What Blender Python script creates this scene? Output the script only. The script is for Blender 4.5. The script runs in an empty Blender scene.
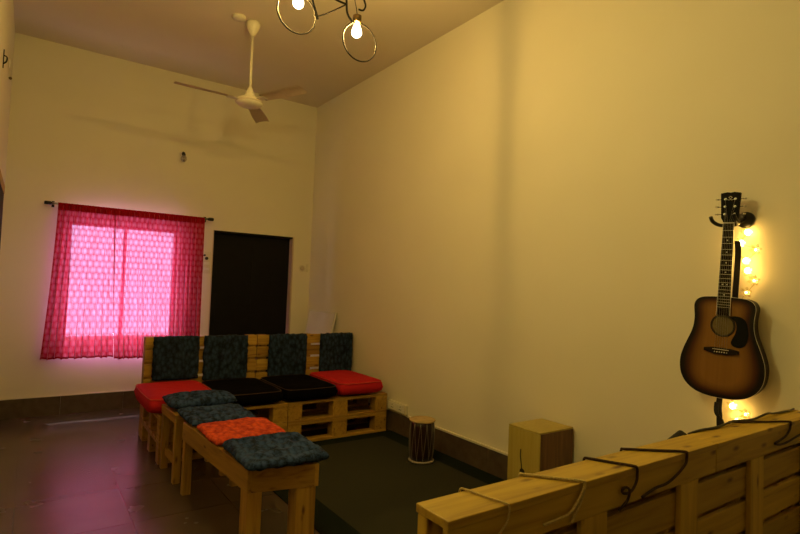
import bpy, bmesh, math, random
from mathutils import Vector, Matrix, noise
random.seed(7)
C = bpy.context.scene.collection
PI = math.pi
R_ = math.radians
scn = bpy.context.scene

# ---------------------------------------------------------------- camera
yaw, pitch, roll = R_(35.0), R_(2.2), R_(2.2)
f = Vector((math.sin(yaw)*math.cos(pitch), math.cos(yaw)*math.cos(pitch), math.sin(pitch)))
r = Vector((math.cos(yaw), -math.sin(yaw), 0)); u = r.cross(f)
r2 = r*math.cos(roll) + u*math.sin(roll); u2 = u*math.cos(roll) - r*math.sin(roll)
cd = bpy.data.cameras.new('camera'); cam = bpy.data.objects.new('camera', cd); C.objects.link(cam)
m = Matrix((r2, u2, -f)).transposed().to_4x4(); m.translation = Vector((0, 0, 1.4))
cam.matrix_world = m
cd.sensor_width = 36; cd.lens = 528/800*36; cd.clip_start = 0.05
scn.camera = cam

# ---------------------------------------------------------------- exposure, world, daylight
scn.view_settings.view_transform = 'Standard'; scn.view_settings.look = 'None'
scn.view_settings.gamma = 1; scn.view_settings.use_curve_mapping = False
scn.view_settings.exposure = 0.0
SKY = 13.0
BULB = 5.0      # glow of the bulb glass itself
FILAMENT = 17.0 # light of each filament
FAIRY = 48.0
WARM = (1.0, 0.62, 0.15)
w = bpy.data.worlds.new('sky'); scn.world = w; w.use_nodes = True
bg = w.node_tree.nodes['Background']; bg.inputs[0].default_value = (0.80, 0.72, 1.0, 1); bg.inputs[1].default_value = SKY
# a light portal in the window opening (guides sky sampling, gives no light of its own)
pl = bpy.data.lights.new('window_portal', 'AREA'); pl.shape = 'RECTANGLE'; pl.size = 1.14; pl.size_y = 1.24
pl.cycles.is_portal = True
po = bpy.data.objects.new('window_portal', pl); C.objects.link(po)
po.location = (0.83, 6.47, 1.34); po.rotation_euler = (R_(-90), 0, 0)

# weak hazy sun through the window
sl = bpy.data.lights.new('sun', 'SUN'); sl.energy = 20; sl.angle = R_(5); sl.color = (.85, .88, 1)
so = bpy.data.objects.new('sun', sl); C.objects.link(so); so.rotation_euler = Vector((-.22, -1, -1.95)).to_track_quat('-Z', 'Y').to_euler()
# added bodiless fill light for the right wall, above the frame near the camera
ld = bpy.data.lights.new('near_fill_light', 'POINT'); ld.energy = 31; ld.color = (1.0, .86, .30); ld.shadow_soft_size = .06
lo_ = bpy.data.objects.new('near_fill_light', ld); C.objects.link(lo_); lo_.location = (.9, 1.9, 2.65)

# ---------------------------------------------------------------- room numbers
XL, XR, YB, YF, ZC = -0.238, 2.982, 6.30, -3.2, 3.72

# ---------------------------------------------------------------- materials
def nm(name):
    mt = bpy.data.materials.new(name); mt.use_nodes = True
    nt = mt.node_tree; return mt, nt, nt.nodes['Principled BSDF']
def ramp(nt, stops, fac):
    n = nt.nodes.new('ShaderNodeValToRGB'); e = n.color_ramp.elements
    e[0].position, e[0].color = stops[0][0], (*stops[0][1], 1)
    e[1].position, e[1].color = stops[-1][0], (*stops[-1][1], 1)
    for p, c in stops[1:-1]:
        q = e.new(p); q.color = (*c, 1)
    nt.links.new(fac, n.inputs[0]); return n.outputs[0]
def coords(nt, scale=(1, 1, 1), kind='Object', rnd=False):
    tc = nt.nodes.new('ShaderNodeTexCoord'); mp = nt.nodes.new('ShaderNodeMapping')
    mp.inputs['Scale'].default_value = scale
    nt.links.new(tc.outputs[kind], mp.inputs[0])
    if rnd:
        oi = nt.nodes.new('ShaderNodeObjectInfo'); mu = nt.nodes.new('ShaderNodeVectorMath'); mu.operation = 'SCALE'
        mu.inputs[0].default_value = (17, 31, 23); nt.links.new(oi.outputs['Random'], mu.inputs['Scale'])
        nt.links.new(mu.outputs[0], mp.inputs['Location'])
    return mp.outputs[0]
def noise_t(nt, vec, scale, detail=3, dist=0):
    n = nt.nodes.new('ShaderNodeTexNoise'); n.inputs['Scale'].default_value = scale
    n.inputs['Detail'].default_value = detail; n.inputs['Distortion'].default_value = dist
    nt.links.new(vec, n.inputs['Vector']); return n.outputs['Fac']
def bump(nt, b, h, strength, dist=0.01):
    n = nt.nodes.new('ShaderNodeBump'); n.inputs['Strength'].default_value = strength
    n.inputs['Distance'].default_value = dist
    nt.links.new(h, n.inputs['Height']); nt.links.new(n.outputs[0], b.inputs['Normal'])
def plain(name, col, rough=.5, metal=0, nscale=30, var=.12, bmp=.05, spec=.5):
    mt, nt, b = nm(name); v = coords(nt); nf = noise_t(nt, v, nscale, 4)
    lo = tuple(c*(1-var) for c in col); hi = tuple(min(1, c*(1+var)) for c in col)
    nt.links.new(ramp(nt, [(.3, lo), (.7, hi)], nf), b.inputs['Base Color'])
    b.inputs['Roughness'].default_value = rough; b.inputs['Metallic'].default_value = metal
    b.inputs['Specular IOR Level'].default_value = spec
    if bmp: bump(nt, b, nf, bmp, .004)
    return mt
def wood(name, axis, c1, c2, c3, rough=.5, knots=True):
    mt, nt, b = nm(name)
    s = [26, 26, 26]; s['xyz'.index(axis)] = 1.6
    v = coords(nt, s, rnd=True); g = noise_t(nt, v, 1.0, 5, 1.2)
    s2 = [5, 5, 5]; s2['xyz'.index(axis)] = 2.0
    v2 = coords(nt, s2, rnd=True); k = noise_t(nt, v2, 1.6, 2)
    col = ramp(nt, [(.28, c3), (.48, c1), (.72, c2)], g)
    if knots:
        vo = nt.nodes.new('ShaderNodeTexVoronoi'); vo.inputs['Scale'].default_value = 1.0
        s3 = [14, 14, 14]; s3['xyz'.index(axis)] = 5
        nt.links.new(coords(nt, s3, rnd=True), vo.inputs['Vector'])
        kr = ramp(nt, [(.05, (.22, .10, .03)), (.17, (1, 1, 1))], vo.outputs['Distance'])
        mx = nt.nodes.new('ShaderNodeMixRGB'); mx.blend_type = 'MULTIPLY'; mx.inputs[0].default_value = .85
        nt.links.new(col, mx.inputs[1]); nt.links.new(kr, mx.inputs[2]); col = mx.outputs[0]
    mx = nt.nodes.new('ShaderNodeMixRGB'); mx.blend_type = 'MULTIPLY'; mx.inputs[0].default_value = .8
    oi = nt.nodes.new('ShaderNodeObjectInfo')
    nt.links.new(col, mx.inputs[1]); nt.links.new(ramp(nt, [(0, (.72, .66, .6)), (1, (1.15, 1.12, 1.05))], oi.outputs['Random']), mx.inputs[2])
    nt.links.new(mx.outputs[0], b.inputs['Base Color'])
    b.inputs['Roughness'].default_value = rough
    bump(nt, b, g, .25, .002)
    return mt

PINE = ((.43, .250, .034), (.52, .325, .052), (.26, .135, .018))
PINE_PALE = ((.54, .36, .036), (.63, .44, .055), (.38, .23, .022))
woodx = wood('pine_along_x', 'x', *PINE); woody = wood('pine_along_y', 'y', *PINE); woodz = wood('pine_along_z', 'z', *PINE)
palex = wood('pale_pine_along_x', 'x', *PINE_PALE); palez = wood('pale_pine_along_z', 'z', *PINE_PALE)
M = {}
# painted walls: cream distemper with faint mottling
def wall_mat(name, a, b_, rough=.75):
    mt, nt, b = nm(name); v = coords(nt)
    n1 = noise_t(nt, v, .9, 3); n2 = noise_t(nt, v, 60, 4)
    nt.links.new(ramp(nt, [(.3, a), (.7, b_)], n1), b.inputs['Base Color'])
    b.inputs['Roughness'].default_value = rough; b.inputs['Specular IOR Level'].default_value = .25
    bump(nt, b, n2, .12, .003); return mt
M['wall'] = wall_mat('cream_wall_paint', (.78, .72, .56), (.83, .77, .62))
M['ceiling'] = wall_mat('ceiling_paint', (.70, .62, .50), (.76, .67, .55))
# floor: polished brown stone tiles
mt, nt, b = nm('brown_floor_tile')
v = coords(nt); br = nt.nodes.new('ShaderNodeTexBrick')
br.offset = 0.0; br.inputs['Scale'].default_value = 1; br.inputs['Brick Width'].default_value = .56; br.inputs['Row Height'].default_value = .56
br.inputs['Mortar Size'].default_value = .0028; br.inputs['Mortar Smooth'].default_value = .3
br.inputs['Color1'].default_value = (.088, .060, .044, 1); br.inputs['Color2'].default_value = (.105, .072, .052, 1); br.inputs['Mortar'].default_value = (.03, .02, .015, 1)
nt.links.new(v, br.inputs['Vector'])
n1 = noise_t(nt, v, 3, 3, 0)
mx = nt.nodes.new('ShaderNodeMixRGB'); mx.blend_type = 'MULTIPLY'; mx.inputs[0].default_value = .6
nt.links.new(br.outputs['Color'], mx.inputs[1]); nt.links.new(ramp(nt, [(.3, (.85, .83, .8)), (.7, (1.1, 1.08, 1.06))], n1), mx.inputs[2])
nt.links.new(mx.outputs[0], b.inputs['Base Color'])
rr = nt.nodes.new('ShaderNodeMapRange'); rr.inputs['To Min'].default_value = .22; rr.inputs['To Max'].default_value = .30
nt.links.new(noise_t(nt, v, 4, 3), rr.inputs['Value']); nt.links.new(rr.outputs[0], b.inputs['Roughness'])
bump(nt, b, br.outputs['Fac'], -.3, .002)
M['floor'] = mt
# baseboard stone
mt, nt, b = nm('brown_stone_skirting'); v = coords(nt)
nt.links.new(ramp(nt, [(.3, (.075, .052, .034)), (.7, (.125, .09, .06))], noise_t(nt, v, 14, 5)), b.inputs['Base Color'])
b.inputs['Roughness'].default_value = .35; M['skirt'] = mt
M['trunk'] = plain('cream_plastic', (.72, .66, .50), .45, var=.04, bmp=0)
M['white'] = plain('white_plastic', (.78, .75, .66), .4, var=.04, bmp=0)
M['cream_metal'] = plain('cream_enamel', (.80, .74, .58), .35, var=.05, bmp=0)
M['blade'] = plain('fan_blade_enamel', (.64, .54, .40), .45, var=.06, bmp=0)
M['black_metal'] = plain('black_metal', (.02, .017, .014), .4, .6, var=.2, bmp=0)
M['dark_brass'] = plain('aged_brass', (.16, .10, .04), .4, .8, var=.2, bmp=0)
M['chrome'] = plain('chrome', (.6, .6, .58), .2, 1, var=.03, bmp=0)
M['black_door'] = plain('black_door_paint', (.005, .0045, .006), .65, nscale=8, var=.2, spec=.2)
M['door_frame'] = plain('cream_frame_paint', (.60, .47, .36), .5, var=.05)
M['window_frame'] = plain('grey_window_frame', (.35, .33, .36), .5, var=.05)
M['board'] = plain('pale_board', (.84, .80, .82), .6, var=.04, nscale=5)
M['black_plastic'] = plain('black_plastic', (.012, .011, .01), .3, var=.1, bmp=0)
M['nylon'] = plain('black_nylon', (.012, .011, .012), .8, nscale=200, var=.4, bmp=.2)
M['rope_dark'] = plain('brown_cord', (.045, .018, .006), .8, nscale=300, var=.4, bmp=.5)
M['rope_light'] = plain('jute_twine', (.55, .42, .16), .9, nscale=300, var=.3, bmp=.5)
M['bone'] = plain('white_bone', (.75, .7, .58), .4, var=.03, bmp=0)
M['skin'] = plain('drum_skin', (.44, .31, .13), .6, nscale=18, var=.2)
M['cordw'] = plain('white_cord', (.30, .25, .20), .8, nscale=200, var=.2)
M['drum'] = plain('dark_maroon_lacquer', (.016, .004, .005), .3, nscale=20, var=.4)
M['red'] = plain('red_cotton', (.50, .012, .018), .85, nscale=260, var=.18, bmp=.3, spec=.2)
M['redpipe'] = plain('red_piping', (.60, .05, .03), .8, bmp=0)
M['black_cloth'] = plain('black_cotton', (.0035, .0025, .003), .95, nscale=260, var=.3, bmp=.3, spec=.04)
M['blackpipe'] = plain('brown_piping', (.04, .018, .01), .8, bmp=0)
def knit(name, dark, light, spec=.3):
    mt, nt, b = nm(name); v = coords(nt, rnd=True)
    vo = nt.nodes.new('ShaderNodeTexVoronoi'); vo.inputs['Scale'].default_value = 34
    nt.links.new(coords(nt, (1, .62, .62), rnd=True), vo.inputs['Vector'])
    fine = noise_t(nt, v, 110, 4)
    ad = nt.nodes.new('ShaderNodeMath'); ad.operation = 'MULTIPLY'; nt.links.new(vo.outputs['Distance'], ad.inputs[0]); nt.links.new(fine, ad.inputs[1])
    nt.links.new(ramp(nt, [(.10, light), (.42, dark)], ad.outputs[0]), b.inputs['Base Color'])
    b.inputs['Roughness'].default_value = .95; b.inputs['Specular IOR Level'].default_value = spec
    bump(nt, b, vo.outputs['Distance'], -1.0, .012); return mt
M['teal'] = knit('blue_green_knit', (.003, .009, .030), (.034, .070, .190))
M['teal_dark'] = knit('dark_green_knit', (.002, .005, .014), (.020, .042, .090))
M['orange'] = knit('orange_red_knit', (.34, .026, .010), (.66, .085, .022))
def carpet(name, a, b_):
    mt, nt, b = nm(name); v = coords(nt)
    nt.links.new(ramp(nt, [(.35, a), (.65, b_)], noise_t(nt, v, 240, 4)), b.inputs['Base Color'])
    b.inputs['Roughness'].default_value = 1; b.inputs['Specular IOR Level'].default_value = .05
    bump(nt, b, noise_t(nt, v, 400, 2), .6, .004); return mt
M['rug'] = carpet('olive_grey_carpet', (.026, .026, .016), (.052, .050, .034))
M['rug_border'] = carpet('black_green_carpet_edge', (.008, .011, .008), (.016, .021, .015))
# cajon
M['birch'] = wood('cajon_birch', 'z', (.52, .42, .09), (.58, .48, .12), (.46, .36, .07), .4, False)
M['cajon_side'] = wood('cajon_dark_veneer', 'z', (.16, .07, .02), (.24, .115, .035), (.09, .035, .01), .35, False)
# bulb, fairy lights
def emit(name, col, s):
    mt, nt, b = nm(name); e = nt.nodes.new('ShaderNodeEmission')
    e.inputs[0].default_value = (*col, 1); e.inputs[1].default_value = s
    nt.links.new(e.outputs[0], nt.nodes['Material Output'].inputs[0]); return mt
mt, nt, b = nm('glowing_bulb'); e = nt.nodes.new('ShaderNodeEmission'); e.inputs[0].default_value = (1, .85, .5, 1); e.inputs[1].default_value = BULB
tb = nt.nodes.new('ShaderNodeBsdfTransparent'); ad = nt.nodes.new('ShaderNodeAddShader')
nt.links.new(e.outputs[0], ad.inputs[0]); nt.links.new(tb.outputs[0], ad.inputs[1]); nt.links.new(ad.outputs[0], nt.nodes['Material Output'].inputs[0]); M['bulb'] = mt
M['fairy'] = emit('glowing_fairy_bulb', (1.0, .58, .12), FAIRY)
# clear glass (thin)
def glass(name, tint, g=.12):
    mt, nt, b = nm(name)
    t = nt.nodes.new('ShaderNodeBsdfTransparent'); t.inputs[0].default_value = (*tint, 1)
    gl = nt.nodes.new('ShaderNodeBsdfGlossy'); gl.inputs['Roughness'].default_value = .03
    mxs = nt.nodes.new('ShaderNodeMixShader'); mxs.inputs[0].default_value = g
    nt.links.new(t.outputs[0], mxs.inputs[1]); nt.links.new(gl.outputs[0], mxs.inputs[2])
    nt.links.new(mxs.outputs[0], nt.nodes['Material Output'].inputs[0]); return mt
M['glass'] = glass('window_glass', (.95, .96, 1))
M['flower'] = glass('clear_flower_shell', (1, .93, .7), .3)
M['dead_bulb'] = glass('clear_bulb_glass', (.75, .75, .8), .35)
# curtain: thin red cloth with rows of pale woven ovals
mt, nt, b = nm('red_printed_curtain')
v = coords(nt, kind='UV')
def math_n(op, a, bb=None, cc=None):
    n = nt.nodes.new('ShaderNodeMath'); n.operation = op
    for i, x in enumerate((a, bb, cc)):
        if x is None: continue
        if isinstance(x, (int, float)): n.inputs[i].default_value = x
        else: nt.links.new(x, n.inputs[i])
    return n.outputs[0]
sp = nt.nodes.new('ShaderNodeSeparateXYZ'); nt.links.new(v, sp.inputs[0])
U, V = sp.outputs[0], sp.outputs[1]          # uv in metres
row = math_n('FLOOR', math_n('DIVIDE', V, .062))
off = math_n('MULTIPLY', math_n('MODULO', row, 2), .5)
cx = math_n('SUBTRACT', math_n('FRACT', math_n('ADD', math_n('DIVIDE', U, .036), off)), .5)
cy = math_n('SUBTRACT', math_n('FRACT', math_n('DIVIDE', V, .062)), .5)
d2 = math_n('SQRT', math_n('ADD', math_n('POWER', cx, 2), math_n('POWER', math_n('MULTIPLY', cy, .85), 2)))
oval = ramp(nt, [(.10, (1, 1, 1)), (.55, (0, 0, 0))], d2)
weave = noise_t(nt, coords(nt, (1, .25, 1), 'UV'), 90, 3)
tcol = ramp(nt, [(0, (.72, .018, .050)), (1, (.92, .15, .24))], oval)
tr = nt.nodes.new('ShaderNodeBsdfTranslucent'); nt.links.new(tcol, tr.inputs[0])
df = nt.nodes.new('ShaderNodeBsdfDiffuse'); geo = nt.nodes.new('ShaderNodeNewGeometry'); mb = nt.nodes.new('ShaderNodeMixRGB')   # the unprinted reverse is paler
nt.links.new(geo.outputs['Backfacing'], mb.inputs[0]); mb.inputs[2].default_value = (.90, .42, .62, 1)
nt.links.new(ramp(nt, [(0, (.50, .012, .02)), (1, (.62, .09, .09))], oval), mb.inputs[1]); nt.links.new(mb.outputs[0], df.inputs[0])
m1 = nt.nodes.new('ShaderNodeMixShader'); m1.inputs[0].default_value = .15
nt.links.new(df.outputs[0], m1.inputs[1]); nt.links.new(tr.outputs[0], m1.inputs[2])
tp = nt.nodes.new('ShaderNodeBsdfTransparent'); tp.inputs[0].default_value = (1, .72, .90, 1)
m2 = nt.nodes.new('ShaderNodeMixShader')
fac = math_n('MULTIPLY_ADD', oval, .045, math_n('MULTIPLY', weave, .08))
nt.links.new(fac, m2.inputs[0]); nt.links.new(m1.outputs[0], m2.inputs[1]); nt.links.new(tp.outputs[0], m2.inputs[2])
nt.links.new(m2.outputs[0], nt.nodes['Material Output'].inputs[0]); M['curtain'] = mt
mt, nt, b = nm('red_curtain_hem')
tr = nt.nodes.new('ShaderNodeBsdfTranslucent'); tr.inputs[0].default_value = (.45, .01, .02, 1)
df = nt.nodes.new('ShaderNodeBsdfDiffuse'); n_ = noise_t(nt, coords(nt), 120, 3)
nt.links.new(ramp(nt, [(.3, (.34, .008, .012)), (.7, (.46, .014, .02))], n_), df.inputs[0])
m1 = nt.nodes.new('ShaderNodeMixShader'); m1.inputs[0].default_value = .25
nt.links.new(df.outputs[0], m1.inputs[1]); nt.links.new(tr.outputs[0], m1.inputs[2])
nt.links.new(m1.outputs[0], nt.nodes['Material Output'].inputs[0]); M['hem'] = mt

# ---------------------------------------------------------------- mesh helpers
def obj(name, bm, mat, parent=None, smooth=False, loc=None, bevel=0, label=None, auto=None, recalc=True):
    me = bpy.data.meshes.new(name)
    if recalc: bmesh.ops.recalc_face_normals(bm, faces=bm.faces)
    bm.to_mesh(me); bm.free()
    if smooth:
        for p in me.polygons: p.use_smooth = True
    mats = mat if isinstance(mat, (list, tuple)) else [mat]
    for x in mats: me.materials.append(x)
    o = bpy.data.objects.new(name, me); C.objects.link(o)
    if parent: o.parent = parent
    if loc: o.location = loc
    if bevel:
        md = o.modifiers.new('bevel', 'BEVEL'); md.width = bevel; md.segments = 2; md.limit_method = 'ANGLE'
    if label: o['label'] = label
    return o
def thing(name, label, cat, loc=(0, 0, 0), rz=0, group=None):
    o = bpy.data.objects.new(name, None); C.objects.link(o); o.empty_display_size = .05
    o.location = loc; o.rotation_euler = (0, 0, rz); tag(o, label, cat, group); return o
def tag(o, label, cat, group=None):
    o['label'] = label; o['category'] = cat
    if group: o['group'] = group
    return o
def struct(name, bm, mat, **k):
    o = obj(name, bm, mat, **k); o['kind'] = 'structure'; return o
def box(bm, x0, x1, y0, y1, z0, z1, mi=0):
    vs = [bm.verts.new(p) for p in ((x0,y0,z0),(x1,y0,z0),(x1,y1,z0),(x0,y1,z0),(x0,y0,z1),(x1,y0,z1),(x1,y1,z1),(x0,y1,z1))]
    for q in ((0,3,2,1),(4,5,6,7),(0,1,5,4),(1,2,6,5),(2,3,7,6),(3,0,4,7)):
        fc = bm.faces.new([vs[i] for i in q]); fc.material_index = mi
    return bm
def B(*a): return box(bmesh.new(), *a)
def prism(bm, pts, axis, a, b):
    """pts in the two remaining axes, extruded along axis from a to b"""
    def P(p, t):
        l = list(p); l.insert('xyz'.index(axis), t); return l
    v0 = [bm.verts.new(P(p, a)) for p in pts]; v1 = [bm.verts.new(P(p, b)) for p in pts]
    bm.faces.new(v0); bm.faces.new(list(reversed(v1)))
    n = len(pts)
    for i in range(n): bm.faces.new((v0[i], v0[(i+1) % n], v1[(i+1) % n], v1[i]))
    return bm
def lathe(bm, prof, c=(0, 0, 0), n=32, axis='z'):
    rings = []
    for rr_, h in prof:
        ring = []
        for i in range(n):
            a = 2*PI*i/n; p = (rr_*math.cos(a), rr_*math.sin(a), h)
            if axis == 'x': p = (p[2], p[0], p[1])
            if axis == 'y': p = (p[0], p[2], p[1])
            ring.append(bm.verts.new((p[0]+c[0], p[1]+c[1], p[2]+c[2])))
        rings.append(ring)
    for a, b_ in zip(rings, rings[1:]):
        for i in range(n): bm.faces.new((a[i], a[(i+1) % n], b_[(i+1) % n], b_[i]))
    if prof[0][0] > 1e-6: bm.faces.new(list(reversed(rings[0])))
    if prof[-1][0] > 1e-6: bm.faces.new(rings[-1])
    bmesh.ops.remove_doubles(bm, verts=bm.verts, dist=1e-6)
    return bm
def tube(bm, pts, rad, n=8, closed=False):
    pts = [Vector(p) for p in pts]; rings = []; N = len(pts); up = None
    for i, p in enumerate(pts):
        a = pts[i-1] if (i or closed) else pts[0]; c = pts[(i+1) % N] if (i < N-1 or closed) else pts[-1]
        t = (c-a).normalized()
        if up is None:
            up = Vector((0, 0, 1)) if abs(t.z) < .9 else Vector((1, 0, 0))
        s = t.cross(up).normalized(); up = s.cross(t).normalized()
        rr_ = rad[i] if isinstance(rad, (list, tuple)) else rad
        rings.append([bm.verts.new(p + s*rr_*math.cos(2*PI*k/n) + up*rr_*math.sin(2*PI*k/n)) for k in range(n)])
    for i in range(N if closed else N-1):
        a, b_ = rings[i], rings[(i+1) % N]
        for k in range(n): bm.faces.new((a[k], a[(k+1) % n], b_[(k+1) % n], b_[k]))
    if not closed: bm.faces.new(list(reversed(rings[0]))); bm.faces.new(rings[-1])
    return bm
def spline(pts, k=6):
    """Catmull-Rom through pts"""
    pts = [Vector(p) for p in pts]; out = []
    for i in range(len(pts)-1):
        p0 = pts[max(i-1, 0)]; p1 = pts[i]; p2 = pts[i+1]; p3 = pts[min(i+2, len(pts)-1)]
        for j in range(k):
            t = j/k
            out.append(.5*((2*p1)+(p2-p0)*t+(2*p0-5*p1+4*p2-p3)*t*t+(3*p1-p0-3*p2+p3)*t**3))
    return out+[pts[-1]]
def circle(c, rad, plane='xz', n=40):
    o = []
    for i in range(n):
        a = 2*PI*i/n; A, S = rad*math.cos(a), rad*math.sin(a)
        o.append({'xz': (c[0]+A, c[1], c[2]+S), 'xy': (c[0]+A, c[1]+S, c[2]), 'yz': (c[0], c[1]+A, c[2]+S)}[plane])
    return o
def children(o): return [c for c in list(bpy.data.objects) if c.parent == o]
def dup(root, loc=None, rz=None, label=None):
    rt = root.copy(); C.objects.link(rt)
    if loc: rt.location = loc
    if rz is not None: rt.rotation_euler = (0, 0, rz)
    if label: rt['label'] = label
    for ch in children(root):
        c = ch.copy(); C.objects.link(c); c.parent = rt
        for g in children(ch):
            d = g.copy(); C.objects.link(d); d.parent = c
    return rt

# ================================================================ SETTING
struct('floor', B(XL-.2, XR+.2, YF-.2, YB+.25, -.1, 0), M['floor'])
struct('ceiling', B(XL-.2, XR+.2, YF-.2, YB+.25, ZC, ZC+.15), M['ceiling'])
struct('wall_right', B(XR, XR+.2, YF-.2, YB+.25, 0, ZC), M['wall'])
struct('wall_left', B(XL-.2, XL, YF-.2, YB+.25, 0, ZC), M['wall'])
struct('wall_front', B(XL, XR, YF-.2, YF, 0, ZC), M['wall'])
WX0, WX1, WZ0, WZ1 = .29, 1.37, .72, 1.96
DX0, DX1, DZ1 = 1.728, 2.745, 1.985
bm = bmesh.new(); T = .22
for a in ((XL, WX0, 0, ZC), (WX0, WX1, 0, WZ0), (WX0, WX1, WZ1, ZC), (WX1, DX0, 0, ZC), (DX0, DX1, DZ1, ZC), (DX1, XR, 0, ZC)):
    box(bm, a[0], a[1], YB, YB+T, a[2], a[3])
struct('wall_back', bm, M['wall'])
# skirting, raised stone
HB = .182
bm = bmesh.new(); x = XL
while x < DX0:
    x1 = min(x+.56, DX0); box(bm, x+.001, x1-.001, YB-.012, YB, 0, HB); x = x1
box(bm, DX1, XR, YB-.012, YB, 0, HB)
struct('baseboard_back', bm, M['skirt'])
bm = bmesh.new(); y = YF
while y < YB-.012:
    y1 = min(y+.56, YB-.012); box(bm, XR-.014, XR, y+.001, y1-.001, 0, HB); y = y1
struct('baseboard_right', bm, M['skirt'])
bm = bmesh.new(); y = YF
while y < YB-.012:
    y1 = min(y+.56, YB-.012); box(bm, XL, XL+.012, y+.001, y1-.001, 0, HB); y = y1
struct('baseboard_left', bm, M['skirt'])
struct('trim_1', B(XR-.022, XR, YF, 4.02, HB+.002, HB+.020), M['trunk'], bevel=.003)
struct('trim_2', B(XL+.005, DX0-.01, YB-.016, YB, HB+.001, HB+.010), M['trunk'])

# window: frame, casement bars, glass, outside grille
wn = bpy.data.objects.new('window_1', None); C.objects.link(wn); wn['kind'] = 'structure'; wn.location = (.9, YB+.1, WZ0)
def wl(x0, x1, y0, y1, z0, z1): return (x0-.9, x1-.9, y0-YB-.1, y1-YB-.1, z0-WZ0, z1-WZ0)
bm = bmesh.new(); F = .045; yy0, yy1 = YB+.08, YB+.13
for a in ((WX0, WX0+F, WZ0, WZ1), (WX1-F, WX1, WZ0, WZ1), (WX0, WX1, WZ0, WZ0+F), (WX0, WX1, WZ1-F, WZ1), (.815, .845, WZ0, WZ1)):
    box(bm, *wl(a[0], a[1], yy0, yy1, a[2], a[3]))
obj('window_frame', bm, M['window_frame'], wn)
obj('pane', B(*wl(WX0+F, WX1-F, YB+.104, YB+.107, WZ0+F, WZ1-F)), M['glass'], wn)
obj('window_sill', B(*wl(WX0, WX1, YB, YB+.08, WZ0, WZ0+.012)), M['wall'], wn)

# door: recessed black leaf in a cream frame
dn = bpy.data.objects.new('door_1', None); C.objects.link(dn); dn['kind'] = 'structure'; dn.location = (DX0, YB+.1, 0)
W_ = DX1-DX0
bm = bmesh.new()
box(bm, .0, W_, .0, .035, .005, DZ1-.02)
for z0, z1 in ((.12, .62), (.74, 1.24), (1.36, 1.86)):
    for x0, x1 in ((.09, .42), (.52, W_-.09)): box(bm, x0, x1, -.004, 0, z0, z1)
obj('door_leaf', bm, M['black_door'], dn)
bm = bmesh.new(); box(bm, W_-.018, W_, -.10, .05, 0, DZ1); box(bm, 0, .012, -.10, .05, 0, DZ1); 
obj('door_jamb', bm, M['door_frame'], dn)
bm = bmesh.new(); box(bm, 0.012, W_-.018, -.09, .05, DZ1-.02, DZ1)
obj('door_head', bm, M['black_door'], dn)
struct('wall_behind_door', B(DX0-.1, DX1+.1, YB+T, YB+T+.05, 0, DZ1+.1), M['wall'])

# ================================================================ RUG
t = thing('rug', 'large olive grey carpet with a black border on the tiled floor', 'rug', (1.413, 1.25, 0))
RW, RL, bw = 2.955-1.413, 3.03, .19
bm = bmesh.new(); box(bm, bw, RW-.17, bw, RL-.14, 0.001, .008); obj('pile', bm, M['rug'], t)
bm = bmesh.new()
for a in ((0, bw, 0, RL), (RW-.17, RW, 0, RL), (bw, RW-.17, 0, bw), (bw, RW-.17, RL-.14, RL)): box(bm, a[0], a[1], a[2], a[3], .001, .007)
obj('border', bm, M['rug_border'], t, label='black green border')

# ================================================================ PALLET SOFA
def board(name, a, par, mat, bev=.0025, **k): return obj(name, B(*a), mat, par, bevel=bev, **k)
def make_pallet(w_, d_, label, loc):
    t = thing('wooden_pallet', label, 'pallet', loc, group='pallets stacked as the sofa base')
    # bottom skids along x, blocks, stringers along y, deck boards along x
    for y0 in (0, d_/2-.05, d_-.10): board('skid', (0, w_, y0, y0+.10, 0, .022), t, woodx)
    for bx in (0, w_/2-.075, w_-.10 if 0 else w_-.13):
        bw_ = .13 if bx != w_/2-.075 else .15
        for y0 in (.002, d_/2-.05, d_-.10): board('block', (bx, bx+bw_, y0, y0+.098, .022, .136), t, woody, .003)
        board('stringer', (bx, bx+bw_, 0, d_, .136, .158), t, woody)
    n = 6; bwid = .115; gap = (d_-n*bwid)/(n-1)
    for k in range(n): board('deck_board', (0, w_, k*(bwid+gap), k*(bwid+gap)+bwid, .158, .181), t, woodx)
    return t
PY = 4.30
pw = 1.025
p0 = make_pallet(pw, .78, 'bottom pallet of the sofa base at the end by the right wall', (1.893, PY, 0))
dup(p0, (1.893, PY, .182), 0, 'upper pallet of the sofa base at the end by the right wall')
dup(p0, (.862, PY, 0), 0, 'bottom pallet of the sofa base at the end nearest the curtain')
dup(p0, (.862, PY, .182), 0, 'upper pallet of the sofa base at the end nearest the curtain')

def make_back(x0, x1, posts, label):
    t = thing('upright_pallet', label, 'pallet', (x0, 5.10, 0), group='upright pallets as sofa back')
    zt = .872
    zs = [(.777, zt), (.655, .757), (.525, .632), (.392, .500), (.25, .36), (.12, .22)]
    for z0, z1 in zs: board('slat', (0, x1-x0, 0, .02, z0, z1), t, woodx)
    for p in posts: board('post', (p-x0, p-x0+.09, .02, .10, 0.0, zt), t, woodz)
    return t
make_back(.868, 1.878, (.868, 1.15, 1.785), 'upright pallet back of the sofa at the end nearest the curtain')
make_back(1.884, 2.962, (1.90, 2.385, 2.872), 'upright pallet back of the sofa at the end by the right wall')

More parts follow.
